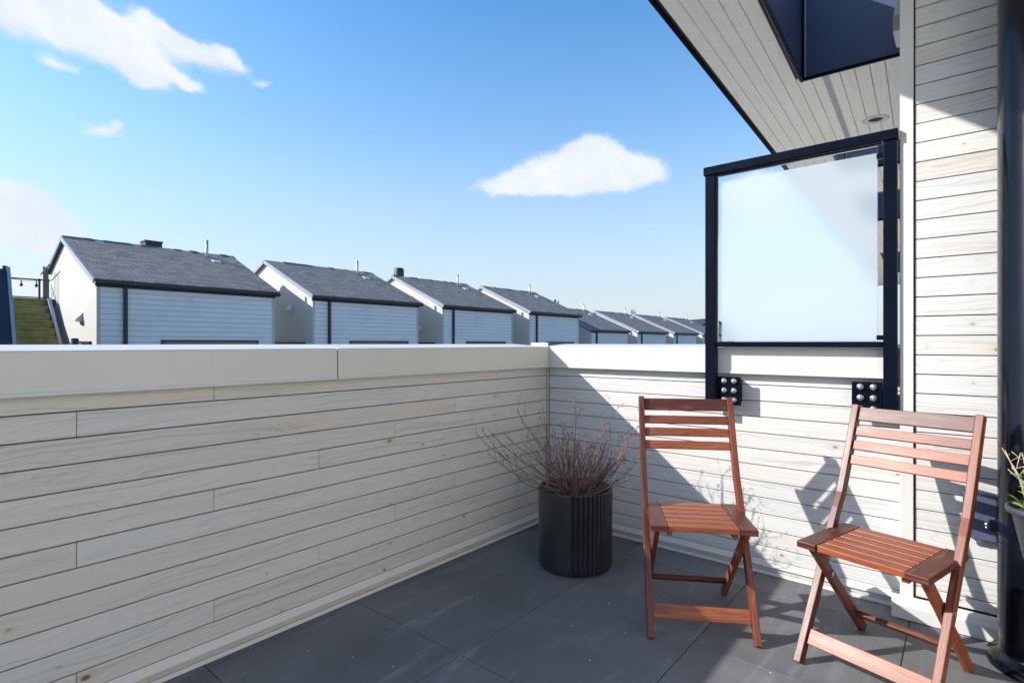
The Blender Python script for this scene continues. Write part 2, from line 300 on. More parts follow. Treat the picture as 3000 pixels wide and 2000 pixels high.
# ------------------------------------------------------------------ mesh helpers
class MB:
    def __init__(s): s.v = []; s.f = []; s.uv = []; s.r = []; s.sm = []
    def face(s, pts, uvs, rnd=0.5, smooth=False):
        b = len(s.v); s.v += [tuple(p) for p in pts]; s.f.append(tuple(range(b, b+len(pts)))); s.uv.append(uvs); s.r.append(rnd); s.sm.append(smooth)
    def raw(s, verts, faces, rnd=0.5, smooth=False, uvs=None):
        b = len(s.v); s.v += [tuple(p) for p in verts]
        for k, f in enumerate(faces):
            s.f.append(tuple(b+i for i in f)); s.uv.append(uvs[k] if uvs else [(verts[i][0]+verts[i][1], verts[i][2]) for i in f]); s.r.append(rnd); s.sm.append(smooth)
    def obox(s, o, a, b, c, rnd=None):
        """box from corner o with edge vectors a (grain), b, c"""
        if rnd is None: rnd = random.random()
        o = Vector(o); a = Vector(a); b = Vector(b); c = Vector(c); la, lb, lc = a.length, b.length, c.length
        if a.cross(b).dot(c) < 0: b, c, lb, lc = c, b, lc, lb
        P = [o, o+a, o+a+b, o+b, o+c, o+a+c, o+a+b+c, o+b+c]
        ru = rnd*17.0
        T = [(0, 0, 0), (la, 0, 0), (la, lb, 0), (0, lb, 0), (0, 0, lc), (la, 0, lc), (la, lb, lc), (0, lb, lc)]
        F = [((0, 3, 2, 1), 1), ((4, 5, 6, 7), 1), ((0, 1, 5, 4), 2), ((3, 7, 6, 2), 2), ((0, 4, 7, 3), 3), ((1, 2, 6, 5), 3)]
        uvs = []
        for f, k in F:
            if k == 1: uvs.append([(T[i][0]+ru, T[i][1]) for i in f])
            elif k == 2: uvs.append([(T[i][0]+ru, T[i][2]) for i in f])
            else: uvs.append([(T[i][2]*.3+ru, T[i][1]) for i in f])
        s.raw(P, [f for f, k in F], rnd, False, uvs)
    def box(s, x0, x1, y0, y1, z0, z1, axis=None, rnd=None):
        d = [x1-x0, y1-y0, z1-z0]
        if axis is None: axis = d.index(max(d))
        e = [Vector((d[0], 0, 0)), Vector((0, d[1], 0)), Vector((0, 0, d[2]))]
        a = e.pop(axis); s.obox((x0, y0, z0), a, e[1], e[0], rnd)
    def beam(s, p0, p1, wv, w, t, rnd=None):
        """bar from p0 to p1, width w along wv, thickness t"""
        p0 = Vector(p0); p1 = Vector(p1); a = p1-p0; wv = Vector(wv); wv = (wv - a*(wv.dot(a)/a.dot(a))).normalized(); n = a.cross(wv).normalized()
        s.obox(p0-wv*w/2-n*t/2, a, wv*w, n*t, rnd)
    def prism(s, pts, ext, rnd=0.5):
        """planar polygon extruded along ext"""
        pts = [Vector(p) for p in pts]; ext = Vector(ext); n = len(pts)
        nrm = sum(((pts[i]-pts[0]).cross(pts[(i+1) % n]-pts[0]) for i in range(1, n-1)), Vector())
        if nrm.dot(ext) > 0: pts = pts[::-1]
        V = pts+[p+ext for p in pts]
        F = [tuple(range(n)), tuple(range(2*n-1, n-1, -1))]+[(i, i+n, (i+1) % n+n, (i+1) % n) for i in range(n)]
        s.raw(V, F, rnd)
    def tube(s, pts, rad, n=8, cap=True, rnd=0.5, smooth=True):
        pts = [Vector(p) for p in pts]; m_ = len(pts)
        if not hasattr(rad, '__len__'): rad = [rad]*m_
        V = []; up = Vector((0.31, 0.17, 0.93)).normalized(); prev = None
        for i, p in enumerate(pts):
            d = (pts[min(i+1, m_-1)]-pts[max(i-1, 0)]).normalized()
            x = d.cross(up if abs(d.dot(up)) < .97 else Vector((1, 0, 0))) if prev is None else prev-d*prev.dot(d)
            x.normalize(); prev = x; y = d.cross(x)
            for k in range(n):
                a = 2*math.pi*k/n; V.append(p+x*(math.cos(a)*rad[i])+y*(math.sin(a)*rad[i]))
        F = [(i*n+k, i*n+(k+1) % n, (i+1)*n+(k+1) % n, (i+1)*n+k) for i in range(m_-1) for k in range(n)]
        if cap: F += [tuple(range(n-1, -1, -1)), tuple((m_-1)*n+k for k in range(n))]
        s.raw(V, F, rnd, smooth)
    def lathe(s, c, prof, n=48, smooth=True, rfun=None, rnd=0.5):
        """profile [(r,z)] round the vertical through c"""
        V = []
        for (r, z) in prof:
            for k in range(n):
                a = 2*math.pi*k/n; q = r*(rfun(a, z) if rfun else 1)
                V.append((c[0]+q*math.cos(a), c[1]+q*math.sin(a), c[2]+z))
        F = [(i*n+k, i*n+(k+1) % n, (i+1)*n+(k+1) % n, (i+1)*n+k) for i in range(len(prof)-1) for k in range(n)]
        s.raw(V, F, rnd, smooth)
    def build(s, name, mat, parent=None, bevel=0, seg=1, origin=None, auto=False):
        me = bpy.data.meshes.new(name)
        V = s.v
        if origin is not None: V = [(x-origin[0], y-origin[1], z-origin[2]) for x, y, z in V]
        me.from_pydata(V, [], s.f)
        ul = me.uv_layers.new(name='UVMap'); i = 0
        for uvs in s.uv:
            for q in uvs: ul.data[i].uv = q; i += 1
        at = me.attributes.new('rnd', 'FLOAT', 'FACE'); at.data.foreach_set('value', s.r)
        me.polygons.foreach_set('use_smooth', s.sm)
        me.materials.append(mat); me.update()
        o = bpy.data.objects.new(name, me); COL.objects.link(o)
        if origin is not None: o.location = origin
        if bevel:
            b = o.modifiers.new('bevel', 'BEVEL'); b.width = bevel; b.segments = seg; b.limit_method = 'ANGLE'; b.angle_limit = R(40)
        if parent is not None: o.parent = parent
        return o
def tag(o, label=None, cat=None, group=None, kind=None):
    if label: o['label'] = label
    if cat: o['category'] = cat
    if group: o['group'] = group
    if kind: o['kind'] = kind
    return o
def thing(name, label, cat, loc=(0, 0, 0), rz=0, group=None):
    o = bpy.data.objects.new(name, None); o.empty_display_size = 0.1; COL.objects.link(o); o.location = loc; o.rotation_euler = (0, 0, rz)
    return tag(o, label, cat, group)
def kids(o): return [c for c in COL.objects if c.parent == o]
def copy_tree(o, parent=None):
    c = o.copy(); COL.objects.link(c); c.parent = parent
    for ch in list(kids(o)): copy_tree(ch, c)
    return c
def box1(name, mat, parent, x0, x1, y0, y1, z0, z1, bevel=0, seg=1):
    b = MB(); b.box(x0, x1, y0, y1, z0, z1); return b.build(name, mat, parent, bevel, seg)

# ------------------------------------------------------------------ setting: ground, terrace floor
b = MB(); b.face([(-1500, -1500, -9), (1500, -1500, -9), (1500, 1500, -9), (-1500, 1500, -9)], [(0, 0), (1, 0), (1, 1), (0, 1)])
tag(b.build('ground', M_GROUND), kind='structure')
WX, WY = -2.053, 2.834                       # faces of the two parapets
b = MB(); b.box(WX-.2, 3.2, WY+.21, 22, -.48, -.02); tag(b.build('neighbour_bounce_floor', paint('pale_bounce_floor', (0.62, 0.60, 0.55), 0.8, 0.1, 3)), kind='structure')  # unseen floor, made pale so sunlight bounces up to the soffit
b = MB(); b.box(WX-.2, 3.2, -3.2, WY+.2, -.5, -.006); tag(b.build('terrace_slab', paint('grout', (0.20, 0.195, 0.18), 0.9, 0.3, 8)), kind='structure')
b = MB(); G = .6133
nx = range(-1, 7); ny = range(-7, 5)
for i in nx:
    for j in ny:
        x1 = -.165-G*(3-i)+0; x0 = x1-G
        x0, x1 = x0, x1
        y0 = .77+G*(j-1); y1 = y0+G
        X0, X1 = max(x0, WX+.002), min(x1, 2.2); Y0, Y1 = y0, min(y1, WY-.006)
        if X1-X0 < .02 or Y1-Y0 < .02: continue
        g = .0016
        b.box(X0+g, X1-g, Y0+g, Y1-g, -.028, random.uniform(-.0006, .0006), 0)
tag(b.build('terrace_floor', M_TILE, None, .0014, 1), kind='structure')

# ------------------------------------------------------------------ boarded walls
ZL = [.976]+[.916-.0787*k for k in range(11)]+[.066]
def siding(o, ud, nd, length, zl, joints, gap=.0038, th=.018, every=2.0):
    """boards along ud, standing nd outwards from o"""
    mb = MB(); ud = Vector(ud); nd = Vector(nd); o = Vector(o)
    for r in range(len(zl)-1):
        js = sorted([j for j in joints(r) if 0.03 < j < length-.03]); cuts = [0]+js+[length]
        for a, c in zip(cuts, cuts[1:]):
            z1 = zl[r]-gap/2; z0 = zl[r+1]+gap/2
            jt = random.uniform(-.0006, .0006)
            mb.obox(o+ud*(a+.0008)+Vector((0, 0, z0))-nd*th, ud*(c-a-.0016), Vector((0, 0, z1-z0)), nd*(th+jt))
    return mb
LY0 = -2.6                                    # left parapet begins behind the camera
JP = [.81, .42, 2.01, 1.61, 1.22]
lw = thing('parapet_wall', 'long board-clad parapet wall with beige metal coping along the left of the terrace', 'wall', (WX, 0, 0))
def P0(o, lw=lw):
    o.parent = lw; o.location = Vector(o.location)-lw.location; return o
mb = siding((WX, LY0, 0), (0, 1, 0), (1, 0, 0), WY-.012-LY0, ZL, lambda r: [JP[r % 5]-LY0+k*2.0*1.0 for k in (-2, -1, 0)])
P0(mb.build('boards', M_BOARD, None, .0012))
P0(box1('core', M_DARK, None, WX-.20, WX-.019, LY0, WY+.2, -.5, 1.06))
def coping_run(o, ud, nd, a, c, parent, name='coping'):
    """one length of folded metal coping, section swept along ud; nd points to the terrace"""
    ud = Vector(ud); nd = Vector(nd); o = Vector(o)
    sec = [(.004, .978), (.042, .970), (.042, .978), (.038, .984), (.038, 1.094), (.033, 1.100), (-.24, 1.1165), (-.245, 1.112), (-.245, .95), (-.23, .95), (-.23, 1.06), (.004, 1.06)]
    mb = MB(); mb.prism([o+ud*a+nd*x+Vector((0, 0, z)) for x, z in sec], ud*(c-a)); return mb.build(name, M_CAP, parent, .0015, 2)
P0(coping_run((WX, 0, 0), (0, 1, 0), (1, 0, 0), LY0, 1.2815, None)); P0(coping_run((WX, 0, 0), (0, 1, 0), (1, 0, 0), 1.286, WY-.043, None))
jt = MB(); jt.box(WX-.235, WX+.0345, 1.2812, 1.2863, .985, 1.094); P0(jt.build('coping_joint', M_DARK))
def flash_run(o, ud, nd, a, c):
    ud = Vector(ud); nd = Vector(nd); o = Vector(o); out = []
    for nm, sec, mt in (('base_flashing', [(-.01, .066), (.001, .066), (.016, .041), (.016, .037), (-.01, .037)], M_TRIM), ('base_strip', [(-.01, .037), (.006, .037), (.006, .016), (-.01, .016)], M_TRIMB),
                        ('base_lip', [(-.01, .016), (.015, .0145), (.018, .0008), (-.01, .0008)], M_TRIM)):
        mb = MB(); mb.prism([o+ud*a+nd*x+Vector((0, 0, z)) for x, z in sec], ud*(c-a)); out.append(mb.build(nm, mt, None, .0008))
    return out
for o in flash_run((WX, 0, 0), (0, 1, 0), (1, 0, 0), LY0, WY-.019): P0(o)

rw = thing('parapet_wall', 'short board-clad parapet wall behind the planter and the first chair, meeting the house', 'wall', (-1.1, WY, 0))
def P1(o): o.parent = rw; o.location = Vector(o.location)-rw.location; return o
RX1 = -.2015
mb = siding((WX+.012, WY, 0), (1, 0, 0), (0, -1, 0), RX1-WX-.012, ZL, lambda r: [])
P1(mb.build('boards', M_BOARD, None, .0012))
P1(box1('core', M_DARK, None, WX-.019, RX1, WY+.019, WY+.2, -.5, 1.06))
P1(coping_run((WX-.03, WY, 0), (1, 0, 0), (0, -1, 0), 0.0, RX1-WX+.03-.002, None))
for o in flash_run((WX, WY, 0), (1, 0, 0), (0, -1, 0), .018, RX1-WX+.04): P1(o)
P1(box1('corner_trim', M_TRIMB, None, WX+.001, WX+.011, WY-.0115, WY-.001, .066, .974, .001))
P1(box1('coping_tab', M_CAP, None, WX-.10, WX+.036, WY-.049, WY-.0395, 1.085, 1.125, .002))

# ------------------------------------------------------------------ the house the terrace belongs to
HY = 2.768
ZS = 3.05
hz = thing('terrace_house', 'pale board-clad house wall with wide roof overhang at the right of the terrace', 'house', (0, HY, 0))
def PH(o): o.parent = hz; o.location = Vector(o.location)-hz.location; return o
zt = [.9946+.0787*k for k in range(27)]
zh = sorted([z for z in zt if z < ZS-.03]+[ZS-.01]+[.916-.0787*k for k in range(11)]+[.085], reverse=True)
mb = siding((-.150, HY, 0), (1, 0, 0), (0, -1, 0), .75, zh, lambda r: [])
PH(mb.build('siding', M_BOARD, None, .0012))
PH(box1('wall_core', M_DARK, None, -.185, .6, HY+.019, 21.5, -.5, ZS-.005))
PH(box1('corner_board', M_TRIM, None, -.2, -.154, HY-.010, HY+.09, .0, ZS-.004, .002))
mb = MB(); mb.prism([(-.226, HY-.011, .001), (-.226, HY-.055, .001), (-.226, HY-.055, .055), (-.226, HY-.035, .080), (-.226, HY-.011, .084)], (.56, 0, 0)); PH(mb.build('base_trim', M_TRIM, None, .002))
# side face running away behind the screen, and the bounce wall behind the viewer
mb = MB()
z = -.4; k = 0
while z < ZS-.02:
    z1 = min(z+.0787, ZS-.01); mb.box(-.2, -.186, HY+.095, 21.4, z+.002, z1-.002, 1); z = z1
PH(mb.build('side_siding', M_BOARD))
PH(box1('bounce_wall', paint('warm_bounce_render', (0.84, 0.80, 0.73), 0.8), None, 1.5, 1.7, -3.0, 2.8, 0.0, ZS-.004))  # unseen wall, placed and tinted to bounce warm light onto the long parapet
PH(box1('return_wall', M_TRIM, None, .6, 1.5, 2.60, 2.8, 0.0, ZS-.004))
PH(box1('door_frame', M_BLACK, None, .352, .52, 2.50, 2.814, .002, ZS-.006, .003))
# roof: local frame turned 2.5 degrees, x' from the outer edge, y' along the edge
rf = bpy.data.objects.new('roof', None); COL.objects.link(rf); rf.parent = hz
rf.location = Vector((-1.351, 2.84, ZS))-hz.location; rf.rotation_euler = (0, 0, R(2.52))
OPEN = [(.12, 1.53), (3.42, 4.16), (5.46, 7.26), (11.1, 14.9)]
OX0, OX1 = .514, 1.13
mb = MB(); x = .035; STRIP = .66
while x < 1.9:
    x1 = x+.089
    js = [random.uniform(-1.5, 19) for _ in range(5)]+[3.2+.0*x]
    segs = [(-1.9, 18.9)]
    xm = (x+x1)/2
    if OX0-.03 < xm < OX1:
        segs = []; a = -1.9
        for y0, y1 in OPEN: segs.append((a, y0)); a = y1
        segs.append((a, 18.9))
    for a, c in segs:
        cut = [a]+sorted([j for j in js if a+.2 < j < c-.2])+[c]
        for p_, q_ in zip(cut, cut[1:]):
            xa, xb = x+.002, x1-.002
            if OX0-.03 < xm < OX1 and False: pass
            mb.box(xa, xb, p_+.0007, q_-.0007, 0.0, .015, 1)
    x = x1
so_ = mb.build('soffit', M_SOFF, rf, .0012)
# deck above the boards, with the openings left free
mb = MB(); RT_ = .34
mb.box(.012, OX0-.02, -1.9, 19, .016, RT_); mb.box(OX1+.02, 5.0, -1.9, 19, .016, RT_)
a = -1.9
for y0, y1 in OPEN+[(19, 19)]:
    mb.box(OX0-.018, OX1+.018, a, y0-.02, .017, RT_-.002); a = y1+.02
mb.build('roof_deck', M_DARK, rf)
mb = MB(); mb.box(-.006, .011, -1.92, 19.02, -.012, RT_+.03); mb.build('fascia', M_BLACK, rf, .002)
for k, (y0, y1) in enumerate(OPEN):
    mb = MB(); t = .012; zt_, zf = .74, 1.15
    mb.box(OX0-t, OX0, y0, y1, -.02, zt_); mb.box(OX1, OX1+t, y0, y1, -.02, zt_)
    mb.box(OX0-t, OX1+t, y1, y1+t, -.021, zf); mb.box(OX0-t, OX1+t, y0-t, y0, -.021, .45)
    o = mb.build('roof_opening', M_NAVY, rf, .002)
    mb = MB(); mb.tube([(OX0+.012, y1-.012, -.02), (OX0+.012, y1-.012, zt_)], .007, 8); mb.beam((OX0+.02, y1-.016, -.02), (OX1, y1-.016, -.02), (0, 0, 1), .022, .014)
    mb.beam((OX0+.006, y0, -.02), (OX0+.006, y1, -.02), (0, 0, 1), .022, .014)
    mb.build('edge_angle', M_BLACK, o)
    mb = MB(); mb.box(OX0+.024, OX0+.030, y1-.006, y1-.0005, -.0, zt_, 2); mb.build('corner_bead', M_GALV, o)
mb = MB(); a = -1.9
for y in (1.58,):
    mb.box(STRIP-.022, STRIP+.022, 1.56, 3.40, -.005, .0)
    for q in range(170): mb.box(STRIP-.018, STRIP+.018, 1.57+q*.0107, 1.575+q*.0107, -.0065, -.005, 0)
mb.build('vent_strip', M_GALV, rf)
dl = MB(); DC = (STRIP+.235, 2.72, 0)
dl.lathe(DC, [(.052, .02), (.052, -.004), (.058, -.008), (.098, -.006), (.102, 0.0)], 40); d_ = dl.build('downlight', M_VENT, rf)
dl = MB(); dl.lathe(DC, [(.0515, -.002), (.045, -.0008), (.0, -.0008)], 32); dl.build('baffle', M_DARK, d_)
# vent hood on the side wall, seen beside the corner board
vh = MB(); vx, vy, vz = -.2, 3.42, 2.73
prof = [(0, .20), (-.025, .195), (-.05, .17), (-.068, .13), (-.075, .09), (-.075, 0), (0, 0)]
vh.prism([(vx+q, vy, vz+z) for q, z in prof], (0, .2, 0)); vo_ = PH(vh.build('vent_hood', M_VENT, None, .002))
vh = MB()
for q in range(9): vh.box(vx-.0785, vx-.0755, vy+.004, vy+.196, vz+.003+q*.009, vz+.007+q*.009, 1)
for q in range(12): vh.box(vx-.0785, vx-.0755, vy+.004+q*.017, vy+.007+q*.017, vz, vz+.085, 2)
for q in range(9): vh.box(vx-.074, vx-.001, vy-.003, vy-.0005, vz+.003+q*.009, vz+.007+q*.009, 0)
for q in range(6): vh.box(vx-.072+q*.013, vx-.069+q*.013, vy-.003, vy-.0005, vz, vz+.085, 2)
gr = vh.build('grille', M_GALV); gr.parent = vo_; gr.location = -Vector((0, 0, 0)); gr.location = Vector((0, 0, 0))

# ------------------------------------------------------------------ privacy screen
ps = thing('privacy_screen', 'tall frosted glass screen in a black steel frame bolted to the short parapet', 'screen', (-.6, WY, .8))
def PS(o, par=None): o.parent = par or ps; o.location = Vector(o.location)-(ps.location if par is None else Vector((0, 0, 0))); return o
yA, yB = 2.737, 2.783
PS(box1('post', M_BLACK, None, -1.003, -.953, yA, yB, .80, 1.965, .003, 2)); PS(box1('post', M_BLACK, None, -.256, -.2085, yA, yB, .80, 1.965, .003, 2))
PS(box1('top_rail', M_BLACK, None, -1.010, -.204, yA-.006, yB+.004, 1.966, 2.008, .003, 2))
PS(box1('bottom_rail', M_BLACK, None, -.952, -.257, yA+.008, yB-.008, 1.103, 1.128, .003, 2))
mb = MB(); mb.box(-.950, -.944, yA+.004, yA+.018, 1.13, 1.962); mb.box(-.943, -.262, yA+.004, yA+.018, 1.955, 1.963)
PS(mb.build('glazing_bead', M_BLACK))
gx0, gx1 = -.945, -.277
PS(box1('glass_pane', M_GLASS, None, gx0, gx1, 2.756, 2.766, 1.129, 1.955, .001))
mb = MB(); fx0, fz1, fz0, fx1 = gx0+.020, 1.925, 1.131, gx1-.001
PS(box1('frosted_film', M_FROST, None, fx0, fx1, 2.7545, 2.7555, fz0, fz1))
for z0 in (1.135, 1.90): PS(box1('glass_clamp', M_BLACK, None, -.280, -.2575, 2.748, 2.774, z0, z0+.02, .002))
for px0 in (-.950, -.372):
    pl = PS(box1('mounting_plate', M_BLACK, None, px0, px0+.112, 2.765, 2.775, .815, .955, .002))
    sp_ = MB(); sp_.box(px0+.01, px0+.1, 2.7755, WY-.001, .83, .94); s_ = sp_.build('spacer', M_BLACK); s_.parent = pl
    for ix in range(2):
        for iz in range(3):
            q = MB(); c = Vector((px0+.032+ix*.048, 2.765, .934-iz*.047))
            q.tube([c, c+Vector((0, -.003, 0))], .0135, 16); q.tube([c+Vector((0, -.003, 0)), c+Vector((0, -.011, 0))], .009, 6, smooth=False); q.tube([c+Vector((0, -.011, 0)), c+Vector((0, -.017, 0))], .005, 10)
            bo = q.build('bolt', M_STEEL); bo.parent = pl

# ------------------------------------------------------------------ chairs
def make_chair(name, label, loc, rz):
    t = thing(name, label, 'chair', loc, rz, 'folding wooden chairs on the terrace')
    TW = .024; HW = .193
    foot, bend, top = (0, 0), (.315, .545), (.452, .872)
    def side_path(sx, pts, w, dpt, nm):
        mb = MB(); V = []; n = len(pts); rr = random.random()
        # offset polygon in the d-z plane, extruded across
        pp = [Vector((p[0], p[1])) for p in pts]; L_, R_ = [], []
        for i, p in enumerate(pp):
            d = (pp[min(i+1, n-1)]-pp[max(i-1, 0)]).normalized(); nn = Vector((-d.y, d.x))
            L_.append(p+nn*dpt/2); R_.append(p-nn*dpt/2)
        acc = [0]
        for i in range(1, n): acc.append(acc[-1]+(pp[i]-pp[i-1]).length)
        x0, x1 = sx-w/2, sx+w/2
        Vv = []
        for i in range(n): Vv += [(x0, L_[i].x, L_[i].y), (x1, L_[i].x, L_[i].y), (x1, R_[i].x, R_[i].y), (x0, R_[i].x, R_[i].y)]
        F = []; U = []
        for i in range(n-1):
            for k in range(4):
                k2 = (k+1) % 4; F.append((i*4+k, i*4+k2, (i+1)*4+k2, (i+1)*4+k)); ww = w if k % 2 == 0 else dpt; o_ = k*.07
                U.append([(acc[i]+rr*9, o_), (acc[i]+rr*9, o_+ww), (acc[i+1]+rr*9, o_+ww), (acc[i+1]+rr*9, o_)])
        F += [(3, 2, 1, 0), tuple((n-1)*4+k for k in range(4))]; U += [[(0, 0), (w, 0), (w, dpt), (0, dpt)]]*2
        mb.raw(Vv, F, rr, False, U)
        return mb.build(nm, M_WOOD, t, .0025, 2)
    for sx in (-1, 1):
        side_path(sx*HW, [foot, (.16, .283), (.28, .492), bend, (.345, .612), top], TW, .036, 'front_leg')
        side_path(sx*(HW-TW-.003), [(.438, .0), (.04, .412)], .020, .036, 'rear_leg')
    # backrest: four slats let in between the uprights
    mb = MB(); bd = Vector((0, top[0]-bend[0], top[1]-bend[1])).normalized()
    for s0, hh in ((.298, .054), (.236, .036), (.180, .036), (.122, .036)):
        p = Vector((0, bend[0], bend[1]))+bd*(s0-.004+hh/2); n_ = Vector((0, 1, 0))
        mb.beam(p-Vector((HW-TW/2-.001, 0, 0)), p+Vector((HW-TW/2-.001, 0, 0)), bd, hh, .014)
    mb.build('backrest', M_WOOD, t, .002, 2)
    zs = .431; d0, d1 = -.008, .327
    mb = MB(); ww = .062; hs_ = .193
    for sx in (-1, 1):
        x0 = sx*hs_ if sx < 0 else hs_-ww
        if sx > 0 or True:
            mb.box(x0, x0+ww, d0-.004, d1+.0, zs-.022, zs, 1, random.uniform(.0, .15))
    n = 6; wd = (d1-d0)/n
    for k in range(n): mb.box(-hs_+ww+.0015, hs_-ww-.0015, d0+k*wd+.0042, d0+(k+1)*wd-.0042, zs-.022, zs-.001, 0, random.uniform(.75, 1.0))
    for sx in (-1, 1): mb.box(sx*(hs_-ww-.01)-.01, sx*(hs_-ww-.01)+.01, d0+.03, d1-.03, zs-.045, zs-.0225, 1)
    mb.build('seat', M_WOOD, t, .002, 2)
    mb = MB(); k = .082; sl = .545/.315
    mb.beam((-HW+TW/2, .048, .083), (HW-TW/2, .048, .083), (0, .5, .866), .052, .016); mb.build('front_stretcher', M_WOOD, t, .002, 2)
    mb = MB(); mb.beam((-HW+TW+.012, .355, .088), (HW-TW-.012, .355, .088), (0, -.7, .714), .030, .016); mb.build('rear_stretcher', M_WOOD, t, .002, 2)
    cz = .438/(.315/.545+.398/.412); cx = cz*.315/.545
    for sx in (-1, 1):
        for (yy, zz) in ((cx, cz),):
            mb = MB(); a_, b_ = sx*(HW-TW-.0165), sx*(HW+TW/2+.002); u_ = 1 if b_ > a_ else -1; mb.tube([(a_, yy, zz), (a_+u_*.003, yy, zz), (a_+u_*.0031, yy, zz), (b_-u_*.0021, yy, zz), (b_-u_*.002, yy, zz), (b_, yy, zz)], [.008, .008, .003, .003, .0085, .0085], 14, smooth=False); mb.build('bolt', M_STEEL, t)
    return t
ch1 = make_chair('folding_chair', 'reddish folding chair standing next to the ribbed planter, backrest against the boards', (-.747, 2.025, .001), R(30.8))
ch2 = copy_tree(ch1); ch2.location = (-.258, 2.060, .001); ch2.rotation_euler = (0, 0, R(-15.5))
ch2['label'] = 'fully sunlit folding chair on the right, turned away towards the hanging pot and downpipe'

# ------------------------------------------------------------------ planter and bare shrub
PC = (-1.516, 2.329)
pt = thing('plant_pot', 'tall black cylindrical planter with ribbed side standing in the terrace corner', 'planter', (*PC, 0))
N = 720; NR = 48
def rib(a, z):
    # ribs left out towards the long parapet to imitate a flat reflection
    c = math.cos(a-R(247)); w = min(1, max(0, (.70-c)/.05))
    if z > .393 or z < .006: w = 0
    ph = (a/(2*math.pi)*NR) % 1
    return 1-w*.075*(0.5+0.5*math.cos(2*math.pi*ph))**1.3
mb = MB(); mb.lathe((0, 0, 0), [(.0, .001), (.165, .001), (.176, .006), (.182, .018), (.184, .03), (.187, .36), (.187, .388), (.1865, .3935), (.184, .396), (.178, .395), (.176, .38), (.174, .30)], N, True, rib)
pb = mb.build('pot', M_POT, pt)
mb = MB(); V = []
n = 30; rings = 6
for i in range(rings+1):
    for k in range(n):
        a = 2*math.pi*k/n; r_ = .176*i/rings; V.append((r_*math.cos(a), r_*math.sin(a), .345+random.uniform(-.006, .008)))
F = [(i*n+k, i*n+(k+1) % n, (i+1)*n+(k+1) % n, (i+1)*n+k) for i in range(rings) for k in range(n)]
mb.raw(V, F, .5, True); mb.build('soil', M_SOIL, pt)

sh = thing('bare_shrub', 'leafless red-brown shrub with many upswept twigs growing from the black planter', 'shrub', (*PC, .34))
mb = MB(); rng = random.Random(21)
def stem(p0, d0, L, lift, r0, tw=1.0, depth=0):
    pts = [Vector(p0)]; d = Vector(d0).normalized(); n = 9 if depth == 0 else 5; st = L/n; rads = [r0]
    for i in range(n):
        d = (d+Vector((rng.gauss(0, .10), rng.gauss(0, .10), lift*(.3+1.2*i/n)*st*3+rng.gauss(0, .03)))).normalized()
        pts.append(pts[-1]+d*st); rads.append(r0*(1-.62*(i+1)/n))
    wx = [q.x for q in pts]
    mb.tube(pts, rads, 5, True, rng.random())
    if depth < 2:
        for i in range(2, n+1):
            if rng.random() < tw*.62:
                dd_ = (pts[i]-pts[i-1]).normalized(); side = Vector((rng.gauss(0, 1), rng.gauss(0, 1), rng.uniform(.3, 1.2))).normalized()
                l = rng.uniform(.25, 1.0)*(.09 if depth == 0 else .035)
                stem(pts[i], dd_*.8+side*.75, l, .9, rads[i]*.7, tw*.5, depth+1)
    # bud at the tip
    e = pts[-1]; mb.tube([e, e+d*.004, e+d*.010], [.0012, .0023, .0004], 5)
rt = Vector((RT.x, RT.y, 0)); fw = Vector((FW.x, FW.y, 0))
for k in range(80):
    a = rng.uniform(0, 2*math.pi); e = rng.uniform(22, 74); L = rng.uniform(.22, .40)
    d = Vector((math.cos(a)*math.cos(R(e)), math.sin(a)*math.cos(R(e)), math.sin(R(e))))
    o = Vector((math.cos(a), math.sin(a), 0))*rng.uniform(.005, .06)
    if (PC[0]+d.x*L*1.1) < WX+.05 or (PC[1]+d.y*L*1.1) > WY-.05: L *= .7
    stem(o, d, L, rng.uniform(.35, .8), rng.uniform(.0019, .0034), .8)
# long low limbs sweeping to the left
for (rx_, fz, L, e, lift) in ((-1, .25, .50, 22, .55), (-1, -.1, .56, 16, .35), (-1, .05, .52, 20, .5), (-1, -.3, .50, 6, .75), (-1, -.45, .42, 2, .85), (-1, .5, .42, 35, .7), (-1, .3, .50, 38, .6), (-1, 0, .44, 44, .6), (1, -.3, .36, 20, .8), (1, .0, .36, 34, .6), (1, -.1, .40, 28, .9), (.9, -.6, .30, 10, 1.1)):
    d = (rt*rx_+fw*fz).normalized()*math.cos(R(e))+Vector((0, 0, math.sin(R(e)))); stem(d*.02+Vector((0, 0, .03)), d, L, lift, .0036, 1.3)
# tall leaders
stem((0.0, 0, 0), (.0, .0, 1), .52, .5, .0055, 1.2); stem((.03, 0.02, 0), rt*.16+Vector((0, 0, 1)), .46, .1, .0036, 1.0); stem((.02, -.01, 0), rt*.32+Vector((0, 0, 1)), .45, .2, .0032, 1.0)
stem((.04, .02, 0), rt*.75+Vector((0, 0, 1)), .46, .4, .0032, 1.0); stem((.04, .0, 0), rt*.95+Vector((0, 0, .9)), .46, .5, .0030, 1.0)
mb.build('stems', M_TWIG, sh)
mb = MB()
for k in range(160):
    a = rng.uniform(0, 6.28); r_ = rng.uniform(.0, .16); p = Vector((math.cos(a)*r_, math.sin(a)*r_, rng.uniform(.012, .035))); d = Vector((rng.gauss(0, 1), rng.gauss(0, 1), rng.gauss(0, .25))).normalized()
    mb.tube([p, p+d*rng.uniform(.02, .07)], .0009, 4)
mb.build('fallen_twigs', M_TWIG, sh)['kind'] = 'stuff'

